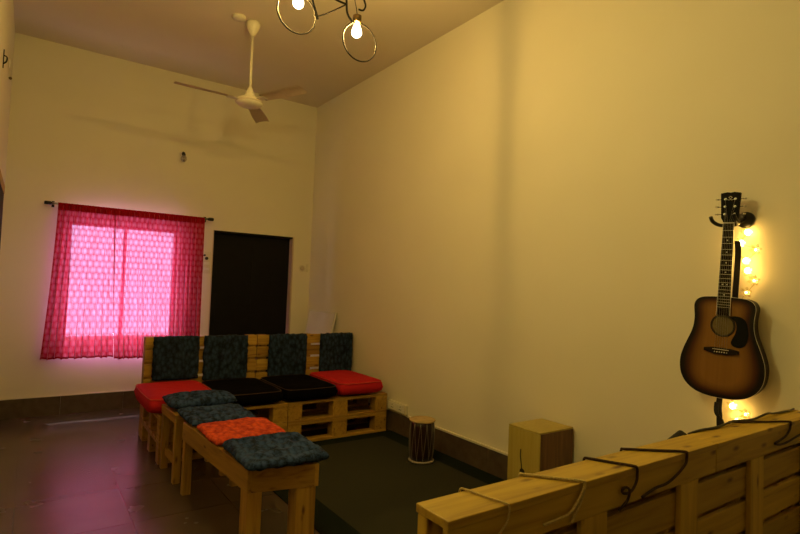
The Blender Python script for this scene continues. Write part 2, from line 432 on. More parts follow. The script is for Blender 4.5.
def cushion_bm(w_, d_, h, puff=.35, nx=34, ny=34, amp=0, freq=9, seed=0, sag=0, edge=5.0, tuft=None, crn=.055):
    """pillow with centre at origin, bottom at z=0"""
    bm = bmesh.new(); rows = {}
    def prof(t): return (1-abs(2*t-1)**edge)**(1/2.2)
    for side in (1, -1):
        g = []
        for j in range(ny+1):
            rw = []
            for i in range(nx+1):
                if side == -1 and (i in (0, nx) or j in (0, ny)):
                    rw.append(rows[1][j][i]); continue
                s, t_ = i/nx, j/ny
                # rounded corners
                X, Y = 2*s-1, 2*t_-1
                k = prof(s)*prof(t_)
                cr = 1-crn*(X*X*Y*Y)**1.5
                x = X*w_/2*cr; y = Y*d_/2*cr
                base = h/2
                hh = base*((1-puff)*min(1, k**.7)+puff*k*(1-.5*(X*X+Y*Y)/2))*(1 if side > 0 else .9)
                if amp:
                    q = noise.noise(Vector((x*freq*3+seed, y*freq*3, side*3)))+.6*noise.noise(Vector((x*freq*8, y*freq*8+seed, side)))
                    hh += amp*q*k**.5
                    e = amp*1.2*noise.noise(Vector((x*30+seed, y*30, 7)))*(1-k)
                    x += e*X; y += e*Y
                if tuft and side > 0:
                    for tx, ty in tuft:
                        dd = (X-tx)**2+(Y-ty)**2; hh -= h*.38*math.exp(-dd/.016)
                z = base+side*hh-sag*(X*X)*h
                rw.append(bm.verts.new((x, y, max(z, 0.0))))
            g.append(rw)
        rows[side] = g
        for j in range(ny):
            for i in range(nx):
                try: bm.faces.new((g[j][i], g[j][i+1], g[j+1][i+1], g[j+1][i]))
                except ValueError: pass
    return bm
SC = [('red', .765, 1.300, 'red seat cushion on the end of the pallet sofa nearest the curtain', 1),
      ('black_cloth', 1.306, 1.850, 'black seat cushion lying beside the red one nearest the curtain', 2),
      ('black_cloth', 1.856, 2.375, 'black seat cushion lying beside the red one near the right wall', 3),
      ('red', 2.381, 2.87, 'red seat cushion at the right wall end of the pallet sofa', 4)]
for mk, x0, x1, lb, sd in SC:
    w_ = x1-x0; d_ = .755; h = .145 if mk == 'red' else .13
    t = thing('seat_cushion', lb, 'cushion', ((x0+x1)/2, 4.255+d_/2, .3635), group='seat cushions on the pallet sofa')
    obj('cover', cushion_bm(w_, d_, h, .22, amp=.004, freq=2, seed=sd*9, edge=9), M[mk], t, smooth=True)
    pts = []
    for k in range(60):
        a = 2*PI*k/60; ca, sa = math.cos(a), math.sin(a)
        e = .16
        X = math.copysign(abs(ca)**e, ca); Y = math.copysign(abs(sa)**e, sa); cr = 1-.055*(X*X*Y*Y)**1.5
        pts.append((X*w_/2*.965*cr, Y*d_/2*.965*cr, h*.86))
    obj('piping', tube(bmesh.new(), pts, .004, 6, True), M['redpipe' if mk == 'red' else 'blackpipe'], t, smooth=True, label=('pale red piping' if mk == 'red' else 'brown piping'))
# back pads, hung over the top edge of the back
BC = [(.925, 1.322, .490, ''), (1.358, 1.778, .46, ''), (1.985, 2.402, .44, ''), (2.550, 2.945, .43, '')]
for k, (x0, x1, z0, ps) in enumerate(BC):
    nb = {0: 'above the red cushion nearest the curtain', 1: 'above the black cushion, next to the curtain end pad', 2: 'between bare slats, right of the wide gap', 3: 'above the red cushion by the right wall'}[k]
    h = .065; hh_ = .885-z0
    bmq = cushion_bm(x1-x0, hh_, h, .15, 40, 40, .008, 5, seed=k*13+3, edge=14, crn=.02)
    for v_ in bmq.verts:
        x, y, z = v_.co; v_.co = (x, -z, y)      # stand it upright, bottom (z=0) against the slats
    o = obj('back_pad', bmq, M['teal_dark'], None, smooth=True)
    o.location = ((x0+x1)/2, 5.096, z0+hh_/2)
    tag(o, 'dark blue green knitted back pad %s' % nb, 'cushion', 'knitted pads on the sofa back')

# ================================================================ BENCHES
def quad_prism(bm, quad, z0, z1):
    v0 = [bm.verts.new((x, y, z0)) for x, y in quad]; v1 = [bm.verts.new((x, y, z1)) for x, y in quad]
    bm.faces.new(list(reversed(v0))); bm.faces.new(v1)
    for i in range(4): bm.faces.new((v0[i], v0[(i+1) % 4], v1[(i+1) % 4], v1[i]))
    return bm
def QB(q, z0, z1): return quad_prism(bmesh.new(), q, z0, z1)
def lerp(a, b_, t_): return (a[0]+(b_[0]-a[0])*t_, a[1]+(b_[1]-a[1])*t_)
def bench(label, NL, NR, FR, FL, H, ap, name='wooden_bench', legin=.0, stretcher=False, nlegw=.10):
    O = ((NL[0]+FR[0])/2, (NL[1]+FR[1])/2)
    L = [(p[0]-O[0], p[1]-O[1]) for p in (NL, NR, FR, FL)]
    t = thing(name, label, 'bench', (O[0], O[1], 0))
    def at(s, q):   # s across 0..1, q along 0..1
        return lerp(lerp(L[0], L[1], s), lerp(L[3], L[2], s), q)
    wd = (Vector(L[1])-Vector(L[0])).length; ln = (Vector(L[3])-Vector(L[0])).length
    ts, tq = .022/wd, .022/ln
    def Q(s0, s1, q0, q1): return [at(s0, q0), at(s1, q0), at(s1, q1), at(s0, q1)]
    obj('side_apron', QB(Q(0, ts, 0, 1), H-ap, H-.0), woody, t, bevel=.003)
    obj('side_apron', QB(Q(1-ts, 1, 0, 1), H-ap, H), woody, t, bevel=.003)
    obj('end_apron', QB(Q(ts, 1-ts, 0, tq), H-ap, H), woodx, t, bevel=.003)
    obj('end_apron', QB(Q(ts, 1-ts, 1-tq, 1), H-ap, H), woodx, t, bevel=.003)
    for k in range(3):
        s0 = ts+k*(1-2*ts)/3
        obj('seat_board', QB(Q(s0+.004, s0+(1-2*ts)/3-.004, tq, 1-tq), H-.026, H-.004), woody, t, bevel=.003)
    for s0 in (0, 1):
        for q0 in (0, 1):
            lw, ll = (.072/wd if s0 == 0 else .10/wd, .088/ln) if q0 == 0 and not stretcher else (.048/wd, .045/ln)
            a = .012/wd if s0 else .004/wd
            sa, sb_ = (a, a+lw) if s0 == 0 else (1-a-lw, 1-a)
            qa, qb_ = (.003/ln, .003/ln+ll) if q0 == 0 else (1-.003/ln-ll, 1-.003/ln)
            obj('leg', QB(Q(sa, sb_, qa, qb_), 0, H-ap-.0005), woodz, t, bevel=.003)
    if stretcher:
        for s0 in (ts, 1-2*ts): obj('stretcher', QB(Q(s0+ts*.2, s0+ts*1.1, .12, .88), .10, .15), woody, t, bevel=.002)
    return t
bench('long pine bench in front of the sofa carrying the orange red mat', (.938, 2.585), (1.290, 2.505), (1.262, 3.66), (.875, 3.66), .465, .115)
bench('short pine stool between the long bench and the sofa under a puffy blue green pad', (.868, 3.84), (1.255, 3.84), (1.245, 4.245), (.858, 4.245), .465, .06, name='wooden_stool', stretcher=True)
mats = [('teal', .915, 1.358, 2.500, 2.985, .060, 'blue green knitted mat on the near end of the long bench', 1, .05),
        ('orange', .893, 1.335, 3.000, 3.440, .045, 'orange red knitted mat on the long bench', 2, .05),
        ('teal', .878, 1.300, 3.455, 3.890, .050, 'flat blue green knitted mat on the far end of the long bench', 3, .05),
        ('teal', .850, 1.320, 3.905, 4.240, .100, 'puffy blue green pad on the short stool by the sofa', 4, .35)]
for mk, x0, x1, y0, y1, h, lb, sd, pf in mats:
    tf = [(a, b_) for a in (-.62, -.2, .2, .62) for b_ in (-.62, -.2, .2, .62)] if sd != 2 else None
    o = obj('knitted_mat', cushion_bm(x1-x0, y1-y0, h, pf, 56, 56, .011, 4.5, seed=sd*21, edge=7 if sd < 4 else 3.5, tuft=tf, crn=.03), M[mk], None, smooth=True)
    o.location = ((x0+x1)/2, (y0+y1)/2, .4655); o.rotation_euler = (0, 0, R_((-1.5, 0, 0, 0)[sd-1]))
    tag(o, lb, 'cushion', 'knitted mats on the benches')

# ================================================================ DRUM
dx, dy = 2.66, 3.40
t = thing('barrel_drum', 'small dark two headed drum laced with white cord, standing on the rug', 'drum', (dx, dy, .009))
prof = [(.088, .018), (.095, .06), (.099, .12), (.101, .18), (.100, .24), (.097, .29), (.092, .325)]
obj('shell', lathe(bmesh.new(), prof, n=40), M['drum'], t, smooth=True)
obj('drum_head', lathe(bmesh.new(), [(.0, .335), (.080, .336), (.094, .334), (.097, .326), (.093, .320)], n=40), M['skin'], t, smooth=True, label='tan skin head')
bm = bmesh.new(); tube(bm, circle((0, 0, .329), .099, 'xy', 40), .008, 8, True); obj('rim', bm, M['skin'], t, smooth=True)
bm = bmesh.new(); tube(bm, circle((0, 0, .012), .094, 'xy', 40), .010, 8, True); lathe(bm, [(0, .006), (.090, .006), (.090, .02), (.0, .021)], n=40); obj('rim', bm, M['cordw'], t, smooth=True, label='white cord bound bottom rim')
bm = bmesh.new(); N = 12
def rs(z):
    for (a, za), (b_, zb) in zip(prof, prof[1:]):
        if za <= z <= zb: return a+(b_-a)*(z-za)/(zb-za)+.002
    return prof[0][0]+.003 if z < .02 else prof[-1][0]+.003
for i in range(N):
    for (a0, z0), (a1, z1) in (((i, .02), (i+.5, .322)), ((i+.5, .322), (i+1, .02))):
        pts = []
        for k in range(13):
            s = k/12; A = 2*PI*(a0+(a1-a0)*s)/N; z = z0+(z1-z0)*s; q = rs(z); pts.append((q*math.cos(A), q*math.sin(A), z))
        tube(bm, pts, .0014, 5)
obj('lacing', bm, M['cordw'], t, smooth=True, label='white zigzag cord')

# ================================================================ CAJON
t = thing('cajon_box_drum', 'pale wooden box drum with a dark side beside the right wall', 'drum', (2.801, 2.318, .009))
cw, cdp, ch = .325, .262, .521
X0, X1, Y0, Y1 = -cw/2, cw/2, -cdp/2, cdp/2
obj('front_panel', B(X0, X0+.008, Y0, Y1, .02, ch-.012), M['birch'], t, bevel=.002, label='pale birch playing face')
bm = bmesh.new(); box(bm, X0+.008, X1, Y0, Y0+.012, .02, ch-.012); obj('side_panel', bm, M['cajon_side'], t, label='dark brown side')
bm = bmesh.new(); box(bm, X0+.008, X1, Y1-.012, Y1, .02, ch-.012); obj('side_panel', bm, M['cajon_side'], t, label='dark brown side')
bm = bmesh.new(); box(bm, X1-.008, X1, Y0+.012, Y1-.012, .02, ch-.012); obj('back_panel', bm, M['birch'], t)
obj('top_panel', B(X0, X1, Y0, Y1, ch-.012, ch), M['birch'], t, bevel=.003)
obj('bottom_panel', B(X0+.008, X1-.008, Y0+.012, Y1-.012, .02, .032), M['birch'], t)
for a in (X0+.04, X1-.04):
    for b_ in (Y0+.04, Y1-.04): obj('rubber_foot', lathe(bmesh.new(), [(.014, 0), (.016, .02)], (a, b_, 0), 12), M['black_plastic'], t)
# black round note mark with its curved tail on the face (photo: tail rises above the dot)
bm = bmesh.new(); lathe(bm, [(.021, -.0015), (.021, .0)], (X0, .005, .245), 20, 'x')
tube(bm, spline([(X0-.0012, .008, .26), (X0-.0012, .014, .30), (X0-.0012, .022, .345), (X0-.0012, .020, .385)]), .0035, 6)
obj('face_mark', bm, M['black_plastic'], t, label='black dot with a curved tail')

# ================================================================ SOCKET, SWITCHES, SMALL FITTINGS
t = thing('wall_socket_box', 'cream surface socket box low on the right wall by the sofa', 'socket', (XR, 4.185, .25))
obj('box_body', B(-.035, 0, -.15, .145, -.045, .045), M['trunk'], t, bevel=.004)
obj('face_plate', B(-.040, -.035, -.135, .13, -.036, .036), M['white'], t, bevel=.002)
for y0 in (-.075, .06):
    bm = bmesh.new()
    for a, b_ in ((0, .016), (-.013, -.01), (.013, -.01)): lathe(bm, [(.005, -.0415), (.005, -.040)], (0, y0+a, b_), 10, 'x')
    obj('socket_holes', bm, M['black_plastic'], t)
obj('rocker_switch', B(-.044, -.040, -.014, .004, -.016, .016), M['white'], t, bevel=.001)

t = thing('switch_board', 'pale switch panel on the back wall between curtain and door', 'switch', (1.672, YB, 1.60))
obj('plate', B(-.052, .045, -.014, 0, -.125, .125), M['trunk'], t, bevel=.003)
for z, x, s in ((.083, -.032, .012), (.048, -.008, .018)):
    bm = bmesh.new(); lathe(bm, [(s, -.034), (s, -.014)], (x, 0, z), 16, 'y'); obj('knob', bm, M['black_plastic'], t, label='black knob')
for z in (-.01, -.075):
    obj('rocker_switch', B(-.035, .03, -.02, -.014, z-.015, z+.015), M['white'], t, bevel=.002)
t = thing('round_wall_box', 'small round cream box on the back wall right of the door', 'fitting', (2.868, YB, 1.595))
obj('base', lathe(bmesh.new(), [(.045, -.012), (.045, 0)], (0, 0, 0), 24, 'y'), M['trunk'], t)
obj('cap', lathe(bmesh.new(), [(.0, -.028), (.024, -.026), (.030, -.012)], (0, 0, 0), 24, 'y'), M['door_frame'], t, smooth=True, label='brownish centre cap')
o = obj('small_wall_plate', B(-.016, .016, -.012, 0, -.05, .05), M['trunk'], None, bevel=.002); o.location = (2.938, YB, 1.60)
tag(o, 'narrow cream plate on the back wall near the corner', 'fitting')
# unlit bulb on the back wall
t = thing('wall_bulb_lamp', 'small unlit bulb in a dark holder high on the back wall', 'lamp', (1.345, YB, 2.81))
obj('mount', lathe(bmesh.new(), [(.030, -.02), (.032, 0)], (0, 0, 0), 20, 'y'), M['cream_metal'], t, smooth=True)
bm = bmesh.new(); tube(bm, [(0, -.015, 0), (0, -.05, .004), (0.002, -.065, -.02)], [.014, .017, .02], 12)
obj('holder', bm, M['black_plastic'], t, smooth=True)
bm = bmesh.new(); lathe(bm, [(.0, -.085), (.018, -.08), (.031, -.06), (.033, -.045), (.028, -.025), (.015, -.005), (.012, .0)], (0.002, -.067, -.015), 20)
obj('bulb', bm, M['dead_bulb'], t, smooth=True)
# left wall fittings
t = thing('wall_bracket', 'dark metal bracket high on the left wall', 'bracket', (XL, 4.74, 2.93))
obj('plate', B(0, .006, -.012, .012, -.06, .07), M['black_metal'], t)
bm = bmesh.new(); tube(bm, spline([(.004, 0, .03), (.022, 0.0, .02), (.02, 0, -.01), (.004, 0, -.03)]), .005); obj('arm', bm, M['black_metal'], t, smooth=True)
t = thing('wall_hook', 'small hook with a hanging cord loop on the left wall near the corner', 'hook', (XL, 5.62, 3.16))
obj('plate', B(0, .008, -.02, .02, -.01, .06), M['cream_metal'], t, bevel=.002)
bm = bmesh.new(); tube(bm, spline([(.006, -.012, 0), (.010, -.014, -.06), (.012, 0, -.085), (.010, .014, -.06), (.006, .012, 0)]), .0035); obj('loop', bm, M['blade'], t, smooth=True)
obj('end_bead', lathe(bmesh.new(), [(0, -.014), (.012, -.006), (.012, .006), (0, .014)], (.014, 0, -.095), 12), M['dark_brass'], t, smooth=True)
t = thing('wall_panel', 'dark board with a wooden top strip on the left wall', 'board', (XL, 5.3, 1.8))
obj('panel', B(0, .022, -.55, .36, -.32, .27), M['black_door'], t, bevel=.002)
obj('top_strip', B(0, .026, -.55, .36, .27, .34), woody, t, bevel=.002, label='pale wooden top strip')

# pale board leaning in the corner behind the sofa
t = thing('leaning_board', 'pale framed board leaning on the right wall in the corner behind the sofa', 'board', (2.755, 5.86, 0.0))
t.rotation_euler = (0, R_(10.5), 0)
obj('panel', B(-.006, .004, -.36, .30, .02, 1.075), M['board'], t)
bm = bmesh.new()
for a in ((-.38, -.36, 0.0, 1.095), (.30, .32, 0.0, 1.095), (-.36, .30, 1.075, 1.095), (-.36, .30, 0, .02)): box(bm, -.012, .006, a[0], a[1], a[2], a[3])
obj('frame', bm, M['white'], t)

# ================================================================ CURTAINS
CY = 6.20
t = thing('curtain_rod', 'dark metal curtain rod with end caps above the window', 'curtain rod', (.89, CY, 2.095))
obj('rod', tube(bmesh.new(), [(-.76, 0, .0), (.76, 0, 0)], .010, 12), M['chrome'], t, smooth=True, label='grey metal rod')
for s in (-1, 1):
    bm = bmesh.new(); lathe(bm, [(.012, 0), (.018, .003), (.018, .055), (.012, .06)], (0, 0, 0), 16, 'x')
    for v_ in bm.verts: v_.co.x = v_.co.x*s+s*.75
    obj('end_cap', bm, M['black_metal'], t, smooth=True)
    bm = bmesh.new(); tube(bm, [(s*.735, 0, 0), (s*.735, .085, 0)], .006); box(bm, s*.735-.012, s*.735+.012, .085, .10, -.03, .03)
    obj('bracket', bm, M['black_metal'], t)
def curtain(x0t, x1t, x0b, x1b, ztop, zbot, waves, ph, label, lean):
    nu, nv = 220, 60
    t = thing('curtain', label, 'curtain', (0, 0, 0), group='red patterned curtains')
    bm = bmesh.new(); uvl = bm.loops.layers.uv.new('UVMap'); g = []
    full = (x1t-x0t)*1.45
    for j in range(nv+1):
        vv = j/nv; z = ztop+(zbot-ztop)*vv; row = []
        for i in range(nu+1):
            uu = i/nu
            fl = vv**1.4
            x = (x0t+(x1t-x0t)*uu)*(1-fl)+(x0b+(x1b-x0b)*uu)*fl
            amp = .015+.020*vv
            p = 2*PI*waves*uu+ph
            yy = amp*math.sin(p+.6*math.sin(3*vv+ph))+.35*amp*math.sin(2.3*p+1.7*vv)+lean*vv*vv*(.4+uu)
            x += .35*amp*math.cos(p)
            zz = z+(.004*math.sin(p*.5) if j == nv else 0)
            row.append((bm.verts.new((x, CY-.012-yy, zz)), (uu*full, z)))
        g.append(row)
    for j in range(nv):
        for i in range(nu):
            q = [g[j][i], g[j][i+1], g[j+1][i+1], g[j+1][i]]
            fc = bm.faces.new([a[0] for a in q])
            for lp, a in zip(fc.loops, q): lp[uvl].uv = a[1]
    # hem strip, doubled cloth
    hb = bmesh.new(); hv = []
    for j, dz in ((nv, 0), (nv, .018)):
        rw = []
        for i in range(nu+1):
            c = g[nv][i][0].co; rw.append(hb.verts.new((c.x, c.y-.0025, c.z+dz)))
        hv.append(rw)
    for i in range(nu): hb.faces.new((hv[0][i], hv[0][i+1], hv[1][i+1], hv[1][i]))
    th = bmesh.new(); rw = []
    for j in range(4):
        zz = ztop+.022-j*.024
        rw.append([th.verts.new((g[0][i][0].co.x, CY-.0165-.006*math.sin(2*PI*waves*2*i/nu)-(.004 if j in (1, 2) else 0), zz)) for i in range(nu+1)])
    for j in range(3):
        for i in range(nu): th.faces.new((rw[j][i], rw[j][i+1], rw[j+1][i+1], rw[j+1][i]))
    bm.normal_update()
    if sum(fc.normal.y for fc in bm.faces) > 0: bmesh.ops.reverse_faces(bm, faces=bm.faces[:])
    obj('panel', bm, M['curtain'], t, smooth=True, recalc=False)
    obj('hem', hb, M['hem'], t, smooth=True, label='darker red hem'); obj('rod_pocket', th, M['hem'], t, smooth=True, label='dark red rod pocket')
curtain(.190, .700, .115, .742, 2.085, .565, 11, .4, 'left red patterned curtain panel over the bright window', .010)
curtain(.694, 1.600, .762, 1.600, 2.085, .545, 19, 2.1, 'right red patterned curtain panel over the bright window', .030)

# ================================================================ CEILING FAN
FX, FY = 1.524, 4.618
t = thing('ceiling_fan', 'cream three blade ceiling fan hanging on a long rod', 'fan', (FX, FY, ZC))
obj('canopy', lathe(bmesh.new(), [(.062, 0), (.064, -.02), (.05, -.06), (.026, -.105), (.018, -.12)], n=32), M['cream_metal'], t, smooth=True)
obj('down_rod', tube(bmesh.new(), [(0, 0, -.10), (0, 0, -.64)], .0115, 14), M['cream_metal'], t, smooth=True)
obj('lower_canopy', lathe(bmesh.new(), [(.015, -.585), (.022, -.60), (.040, -.65), (.054, -.672), (.050, -.678)], n=32), M['cream_metal'], t, smooth=True)
obj('motor_housing', lathe(bmesh.new(), [(0.0, -.678), (.06, -.68), (.105, -.695), (.118, -.712), (.118, -.735), (.10, -.752), (.06, -.762), (0, -.766)], n=40), M['cream_metal'], t, smooth=True)
obj('trim_ring', lathe(bmesh.new(), [(.119, -.718), (.122, -.721), (.122, -.729), (.119, -.732)], n=40), M['blade'], t, smooth=True)
def blade_bm():
    bm = bmesh.new(); rows = []
    L0, L1, n = .155, .628, 14; tilt = R_(-11)
    for i in range(n+1):
        s = i/n; x = L0+(L1-L0)*s; hw = .050+.016*min(1, s*1.6)
        row = []
        for k in range(5):
            c = (k/4-.5)*2; yy = c*hw; zz = .010*(1-c*c)
            for dz in (0,):
                row.append(bm.verts.new((x, yy*math.cos(tilt), zz+yy*math.sin(tilt)-.708)))
        rows.append(row)
    for a, b_ in zip(rows, rows[1:]):
        for k in range(4): bm.faces.new((a[k], a[k+1], b_[k+1], b_[k]))
    gg = bmesh.ops.solidify(bm, geom=bm.faces[:], thickness=.003)
    return bm
for a in (181, 59, -67):
    o = obj('blade', blade_bm(), M['blade'], t); o.rotation_euler = (0, 0, R_(a))
    bm = bmesh.new(); prism(bm, [(.10, -.026), (.10, .026), (.20, .034), (.20, -.034)], 'z', -.716, -.712)
    q = obj('blade_iron', bm, M['cream_metal'], o)
o = obj('ceiling_rose', lathe(bmesh.new(), [(.058, 0), (.060, -.012), (.045, -.026), (0, -.030)], n=32), M['cream_metal'], None, smooth=True)
o.location = (1.385, 4.585, ZC); tag(o, 'small round cream box on the ceiling beside the fan mount', 'fitting')

# ================================================================ BICYCLE SHAPED PENDANT
PYY = 2.885
t = thing('bicycle_pendant_lamp', 'black bicycle shaped pendant lamp with two glowing bulbs', 'lamp', (1.42, PYY, ZC))
def P2(x, z, y=0): return (x-1.42, y, z-ZC)
Wc = [(1.207, 2.993), (1.640, 2.948)]; Rr = .121
bulbs = [(1.214, 3.165), (1.615, 3.113)]
for (wx, wz), (bx, bz) in zip(Wc, bulbs):
    ring = obj('wheel_ring', tube(bmesh.new(), circle(P2(wx, wz), Rr, 'xz', 56), .0050, 8, True), M['black_metal'], t, smooth=True)
    s = obj('socket', lathe(bmesh.new(), [(.020, .0), (.027, -.003), (.027, -.044), (.022, -.048)], P2(bx, bz), 20), M['dark_brass'], t, smooth=True)
    obj('bulb', lathe(bmesh.new(), [(.014, -.046), (.018, -.062), (.025, -.080), (.031, -.098), (.033, -.112), (.029, -.128), (.017, -.139), (0, -.142)], P2(bx, bz), 16), M['bulb'], t, smooth=True, label='glowing warm bulb')
    fl = bpy.data.lights.new('filament_light', 'POINT'); fl.energy = FILAMENT; fl.color = WARM; fl.shadow_soft_size = .012
    fo = bpy.data.objects.new('filament_light', fl); C.objects.link(fo); fo.parent = t; fo.location = P2(bx, bz-.10)
    bm = bmesh.new(); tube(bm, spline([P2(bx, bz), P2(bx-.008, bz+.05, .004), P2(bx-.03, bz+.13, .0), P2(bx-.03, bz+.25, 0)]), .0025, 6)
    obj('cord', bm, M['black_metal'], t, smooth=True)
fr = bmesh.new()
for pts, rd in (([(1.328, 3.008), (1.42, 3.068), (1.535, 3.158)], .0045), ([(1.535, 3.158), (1.44, 3.165), (1.33, 3.215)], .0065),
                ([(1.345, 3.00), (1.325, 3.05), (1.30, 3.12), (1.30, 3.20), (1.33, 3.32)], .0065), ([(1.30, 3.215), (1.50, 3.34)], .0065),
                ([(1.535, 3.40), (1.53, 3.25), (1.535, 3.158), (1.545, 3.10), (1.585, 3.055)], .0070)):
    pp = spline([P2(x, z) for x, z in pts], 6); tube(fr, pp, rd, 8)
for p in pp[:0]: pass
tube(fr, [P2(1.345, 3.00), P2(1.315, 3.02)], .005)
tube(fr, [P2(1.31, 3.32), P2(1.535, 3.36)], .0065)
obj('frame', fr, M['black_metal'], t, smooth=True)
bm = bmesh.new(); tube(bm, spline([P2(1.535, 3.40), P2(1.58, 3.38), P2(1.62, 3.28), P2(1.655, 3.235), P2(1.672, 3.195), P2(1.655, 3.16), P2(1.622, 3.155)]), .0060)
obj('handlebar', bm, M['black_metal'], t, smooth=True)
bm = bmesh.new(); prism(bm, [(x-1.42, z-ZC) for x, z in ((1.24, 3.335), (1.27, 3.36), (1.36, 3.345), (1.40, 3.335), (1.34, 3.322))], 'y', -.02, .02)
obj('saddle', bm, M['black_metal'], t, bevel=.004)
for x in (1.33, 1.535):
    z0 = 3.33 if x < 1.4 else 3.39
    obj('suspension_cord', tube(bmesh.new(), [P2(x, z0), P2(x, ZC)], .002, 6), M['black_metal'], t)
obj('ceiling_plate', B(-.14, .17, -.03, .03, -.02, 0), M['black_metal'], t, bevel=.004)

# ================================================================ GUITAR
t = thing('acoustic_guitar', 'sunburst acoustic guitar hanging on the right wall', 'guitar', (XR, 1.262, 1.27), 0)
t.rotation_euler = (R_(2.4), 0, R_(8))
# local axes: x out of the wall is negative, +y is left in the photo, z up.  z=0 at the sound hole
FRX, BKX = -.112, -.034
half = [(0.0, -.364), (.060, -.361), (.120, -.345), (.165, -.312), (.190, -.270), (.199, -.225), (.197, -.18), (.185, -.135), (.168, -.09), (.152, -.05), (.142, -.012), (.139, .03), (.142, .065), (.144, .09), (.140, .110), (.126, .128), (.100, .139), (.060, .143), (.028, .144)]
hp = spline([(a, b_, 0) for a, b_ in half], 4)
hp = [Vector((p.x*.955, p.y, 0)) for p in hp]
outline = [(p.x, p.y) for p in hp]+[(-p.x, p.y) for p in reversed(hp[1:])]
mt, nt, b = nm('sunburst_lacquer')
tc = nt.nodes.new('ShaderNodeTexCoord'); sp = nt.nodes.new('ShaderNodeSeparateXYZ'); nt.links.new(tc.outputs['Object'], sp.inputs[0])
def mn(op, a, bb=None):
    n = nt.nodes.new('ShaderNodeMath'); n.operation = op
    for i, x in enumerate((a, bb)):
        if x is None: continue
        if isinstance(x, (int, float)): n.inputs[i].default_value = x
        else: nt.links.new(x, n.inputs[i])
    return n.outputs[0]
ly, lz = sp.outputs[1], sp.outputs[2]
# width of the body varies with height; distance field as a vertex attribute 'edge'
at_ = nt.nodes.new('ShaderNodeAttribute'); at_.attribute_name = 'edge'
col = ramp(nt, [(.0, (.004, .002, .0015)), (.20, (.008, .004, .002)), (.42, (.07, .020, .005)), (.72, (.19, .085, .014)), (1.0, (.27, .13, .024))], at_.outputs['Fac'])
g = noise_t(nt, coords(nt, (1, 90, 2)), 1, 4)
mx = nt.nodes.new('ShaderNodeMixRGB'); mx.blend_type = 'MULTIPLY'; mx.inputs[0].default_value = .35
nt.links.new(col, mx.inputs[1]); nt.links.new(ramp(nt, [(.3, (.7, .6, .5)), (.7, (1, 1, 1))], g), mx.inputs[2])
nt.links.new(mx.outputs[0], b.inputs['Base Color']); b.inputs['Roughness'].default_value = .38
b.inputs['Specular IOR Level'].default_value = .25
M['burst'] = mt
# front plate as a radial grid so that the burst follows the outline
bm = bmesh.new(); cN = 9; ctr = Vector((0, -.13)); hole_r = .048
def inward(p, s):
    c = Vector((0, max(-.24, min(.06, p[1]))))
    return (c.x+(p[0]-c.x)*s, c.y+(p[1]-c.y)*s) if True else p
rings = []; edge = {}
S_ = [1.0, .965, .90, .82, .72, .6, .45, .3, .15]
for s in S_:
    ring = []
    for p in outline:
        q = inward(p, s); v_ = bm.verts.new((FRX, q[0], q[1])); edge[v_] = min(1, (1-s)*1.9); ring.append(v_)
    rings.append(ring)
n = len(outline)
for a, b_ in zip(rings, rings[1:]):
    for i in range(n): bm.faces.new((a[i], a[(i+1) % n], b_[(i+1) % n], b_[i]))
last = rings[-1]
# spine fill
half_n = len(hp)
for i in range(half_n-1):
    j = n-1-i
    vs = [last[i], last[i+1], last[(n-i-1) % n], last[(n-i) % n]]
    vs2 = []
    for q in vs:
        if q not in vs2: vs2.append(q)
    if len(vs2) > 2:
        try: bm.faces.new(vs2)
        except ValueError: pass
bm.verts.ensure_lookup_table(); bm.verts.index_update()
vals = [edge[v_] for v_ in bm.verts]
front = obj('soundboard', bm, M['burst'], t, smooth=False)
at2 = front.data.attributes.new('edge', 'FLOAT', 'POINT')
for i, x in enumerate(vals): at2.data[i].value = x
M['gside'] = plain('dark_mahogany_gloss', (.008, .0035, .002), .4, nscale=20, var=.3, bmp=0, spec=.2)
bm = prism(bmesh.new(), outline, 'x', BKX, FRX+.0005); obj('body_sides', bm, M['gside'], t, label='dark brown sides and back')
bm = bmesh.new(); tube(bm, [(FRX+.001, a, b_) for a, b_ in outline], .0013, 6, True); obj('binding', bm, M['bone'], t, smooth=True, label='pale edge binding')
obj('sound_hole', lathe(bmesh.new(), [(hole_r, -.0012), (hole_r, -.0002)], (FRX, 0, 0), 36, 'x'), plain('inside_wood', (.17, .13, .06), .9, spec=.05), t, label='round sound hole')
bm = bmesh.new(); tube(bm, circle((FRX-.001, 0, 0), hole_r+.006, 'yz', 40), .0025, 6, True); tube(bm, circle((FRX-.001, 0, 0), hole_r+.001, 'yz', 40), .0018, 6, True)
obj('rosette', bm, M['black_plastic'], t, smooth=True)
# pickguard on the treble side (right in the photo, -y)
pg = [(-.030, .048), (-.052, .052), (-.078, .048), (-.100, .030), (-.110, -.005), (-.113, -.045), (-.103, -.085), (-.080, -.102), (-.052, -.098), (-.040, -.082), (-.046, -.060), (-.056, -.035), (-.060, 0), (-.053, .025)]
pgs = [(p.x, p.y) for p in spline([(a, b_, 0) for a, b_ in pg+pg[:1]], 4)[:-1]]
obj('pickguard', prism(bmesh.new(), pgs, 'x', FRX-.002, FRX-.0003), plain('black_pickguard', (.005, .005, .005), .5, bmp=0, spec=.12), t)
bm = prism(bmesh.new(), [(-.078, -.118), (-.040, -.112), (.040, -.112), (.078, -.118), (.078, -.134), (.03, -.146), (-.03, -.146), (-.078, -.134)], 'x', FRX-.010, FRX)
br_ = obj('bridge', bm, plain('dark_rosewood', (.012, .007, .005), .5, spec=.15), t, bevel=.002)
obj('bridge_saddle', B(FRX-.014, FRX-.010, -.036, .036, -.122, -.119), M['bone'], br_)
for k in range(6):
    y = -.027+k*.0108
    obj('bridge_pin', lathe(bmesh.new(), [(0, -.004), (.003, -.002), (.0028, .0)], (FRX-.010, y, -.134), 10, 'x'), M['bone'], br_)
